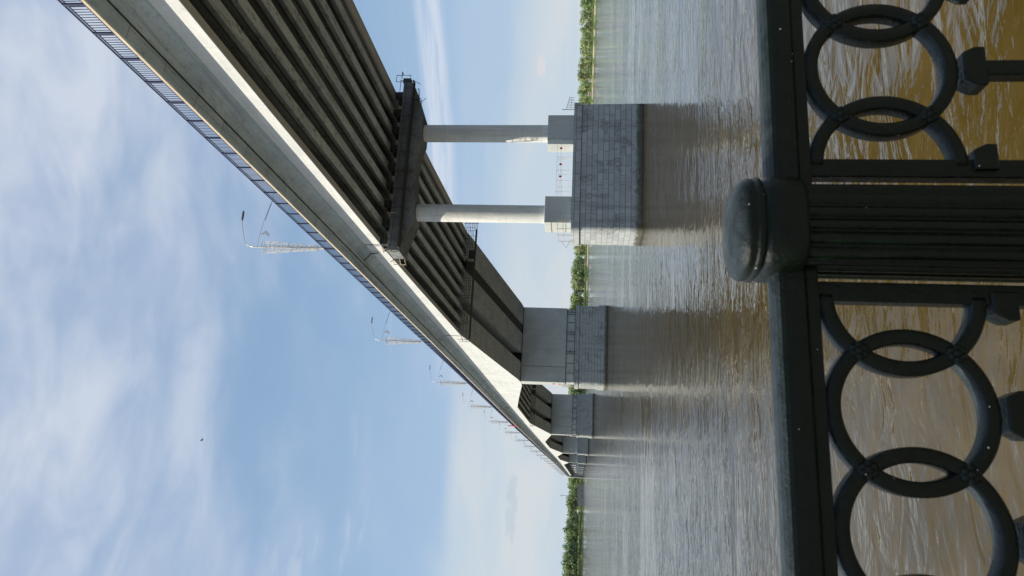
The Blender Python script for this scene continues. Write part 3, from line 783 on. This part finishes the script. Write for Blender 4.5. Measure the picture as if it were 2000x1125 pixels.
while az < 43:
    for row in range(1):
        d = shore(az)+rnd.uniform(9, 30); h = interp(HT, az)*rnd.uniform(.6, 1.08)
        k = 6 if rnd.random() < .05 else rnd.randint(0, 5)
        cd, td = protos[k]
        t = empty('pine_tree' if k == 6 else 'leafy_tree', pol(az+rnd.uniform(-.1, .1), d, 1.6)); s = h/20.0
        t.scale = (s*rnd.uniform(.9, 1.25), s*rnd.uniform(.9, 1.25), s); t.rotation_euler.z = rnd.uniform(0, 6.28)
        for nm, data in (('crown', cd), ('trunk', td)):
            o = bpy.data.objects.new(nm, data); COL.objects.link(o); o.parent = t
        zone = 'left of the bridge' if az < 1 else 'between the bridge piers' if az < 30.5 and az > 9 else 'behind the bridge piers' if az <= 9 else 'right of the two-column pier'
        tag(t, words.get(k, 'leafy green tree in the tree line on the far bank') + ', ' + zone, 'tree', ('conifers ' if k == 6 else 'leafy trees ')+'on the far bank '+zone)
    az += rnd.uniform(.24, .36)*1000/shore(az)
# woods behind, one mass
wood = MB(); rnd = random.Random(9)
for i in range(420):
    a = rnd.uniform(-11, 44); d = shore(a)+rnd.uniform(32, 110); h = interp(HT, a)*rnd.uniform(.8, 1.08)
    src = protos[6 if rnd.random() < .06 else rnd.randint(0, 5)][0]
    b = len(wood.v); s = h/20; ca, sa = cos(i), sin(i); px, py, _ = pol(a, d)
    for v in list(src.vertices)[:2150]: x, y, z = v.co; wood.v.append((px+(x*ca-y*sa)*s*1.2, py+(x*sa+y*ca)*s*1.2, 1.5+z*s))
    for p in list(src.polygons)[:430]: wood.face(tuple(b+k for k in p.vertices))
tag(wood.build('far_woods', M['leaf']), 'dense green woods forming the skyline behind the far bank', 'woods', kind='stuff')
shr = MB(); rnd = random.Random(3)
for i in range(420):
    a = rnd.uniform(-11, 44); d = shore(a)+rnd.uniform(5, 16) + (8 if a > 24 else 0); h = rnd.uniform(1.5, 5.5)
    src = protos[rnd.randint(0, 5)][0]; b = len(shr.v); s = h/20; px, py, _ = pol(a, d); zb = .6-.3*h
    vs = src.vertices; ps = src.polygons
    for p in list(ps)[::4]:
        b = len(shr.v)
        for vi in p.vertices: x, y, z = vs[vi].co; shr.v.append((px+x*s*2.2, py+y*s*1.6, zb+z*s*1.2))
        shr.face(tuple(range(b, b+len(p.vertices))))
tag(shr.build('bank_shrubs', M['leaf']), 'low shrubs along the waterline of the far bank', 'shrubs', kind='stuff')
# small houses on the bank
def house(az_, off, w, label, mat):
    x, y, _ = pol(az_, shore(az_)+off); h = empty('house', (x, y, 1.2)); tag(h, label, 'house', 'small houses on the far bank')
    MB().box(-w/2, w/2, -2, 2, 0, 2.6).build('wall', mat, h)
    MB().loft([[(-w/2-.3, -2.4, 2.6), (-w/2-.3, 2.4, 2.6), (-w/2-.3, 0, 4.2)], [(w/2+.3, -2.4, 2.6), (w/2+.3, 2.4, 2.6), (w/2+.3, 0, 4.2)]]).build('roof', M['roofing'], h)
    for dx in (-w/4, w/4):
        fr = MB().box(dx-.5, dx+.5, -2.05, -2.0, 1.1, 2.4).build('window', M['white'], h)
        MB().box(dx-.4, dx+.4, -2.08, -2.052, 1.2, 2.3).build('pane', M['pane'], fr)
    h.rotation_euler.z = -radians(az_)
house(17.8, 12, 6, 'small pink house at the waterline between the two nearest river piers', M['plaster'])
house(16.2, 14, 5, 'small white house at the waterline left of a pink house', M['white'])
house(30.9, 16, 5, 'pale bank house just right of the two-column pier', M['plaster'])
house(31.9, 15, 4, 'little white bank house, second right of the two-column pier', M['white'])
# low concrete embankment wall left of the bridge end
x0, y0, _ = pol(.6, 996); x1, y1, _ = pol(-1.0, 985)
mb = MB(); mb.loft([[(x0, y0, -1), (x0, y0+3, -1), (x0, y0+6, 7.0), (x0, y0+2.5, 7.0)], [(x1, y1, -1), (x1, y1+3, -1), (x1, y1+6, 6.4), (x1, y1+2.5, 6.4)]])
tag(mb.build('embankment_wall', M['paving']), 'low grey embankment wall beside the far end of the bridge', 'wall')
x, y, _ = pol(-.3, 1015)
m_ = empty('radio_mast', (x, y, 2)); tag(m_, 'thin mast with cross arms rising above the trees left of the bridge end', 'mast')
MB().tube([(0, 0, 0), (0, 0, 28)], .25, 5).build('pole', M['darksteel'], m_); MB().bar((-1.6, 0, 26), (1.6, 0, 26), .3).build('cross_arm', M['darksteel'], m_)

# a bird high over the river
def bird():
    x, y, z = 3.61, 80.0, 47.94
    b = empty('bird', (x, y, z)); tag(b, 'tiny dark bird flying in the open sky left of the bridge', 'bird')
    body = MB(); body.loft([[(r*cos(2*pi*k/8), yy, r*sin(2*pi*k/8)) for k in range(8)] for yy, r in ((-.16, .01), (-.08, .035), (.03, .045), (.12, .025), (.16, .022), (.20, .004))], True)
    body.build('body', M['darksteel'], b)
    for s in (-1, 1):
        w = MB(); w.loft([[(s*dx, y0, dz), (s*dx, y1, dz), (s*dx, y1, dz+.012), (s*dx, y0, dz+.012)] for dx, y0, y1, dz in ((.02, -.07, .07, .0), (.16, -.06, .08, .07), (.30, -.03, .03, .04), (.38, -.02, -.01, .01))])
        w.build('wing', M['darksteel'], b)
    t = MB(); t.loft([[(-.02, -.14, 0), (.02, -.14, 0), (.02, -.14, .01), (-.02, -.14, .01)], [(-.05, -.25, 0), (.05, -.25, 0), (.05, -.25, .01), (-.05, -.25, .01)]]); t.build('tail', M['darksteel'], b)
    b.rotation_euler.z = radians(70)
bird()
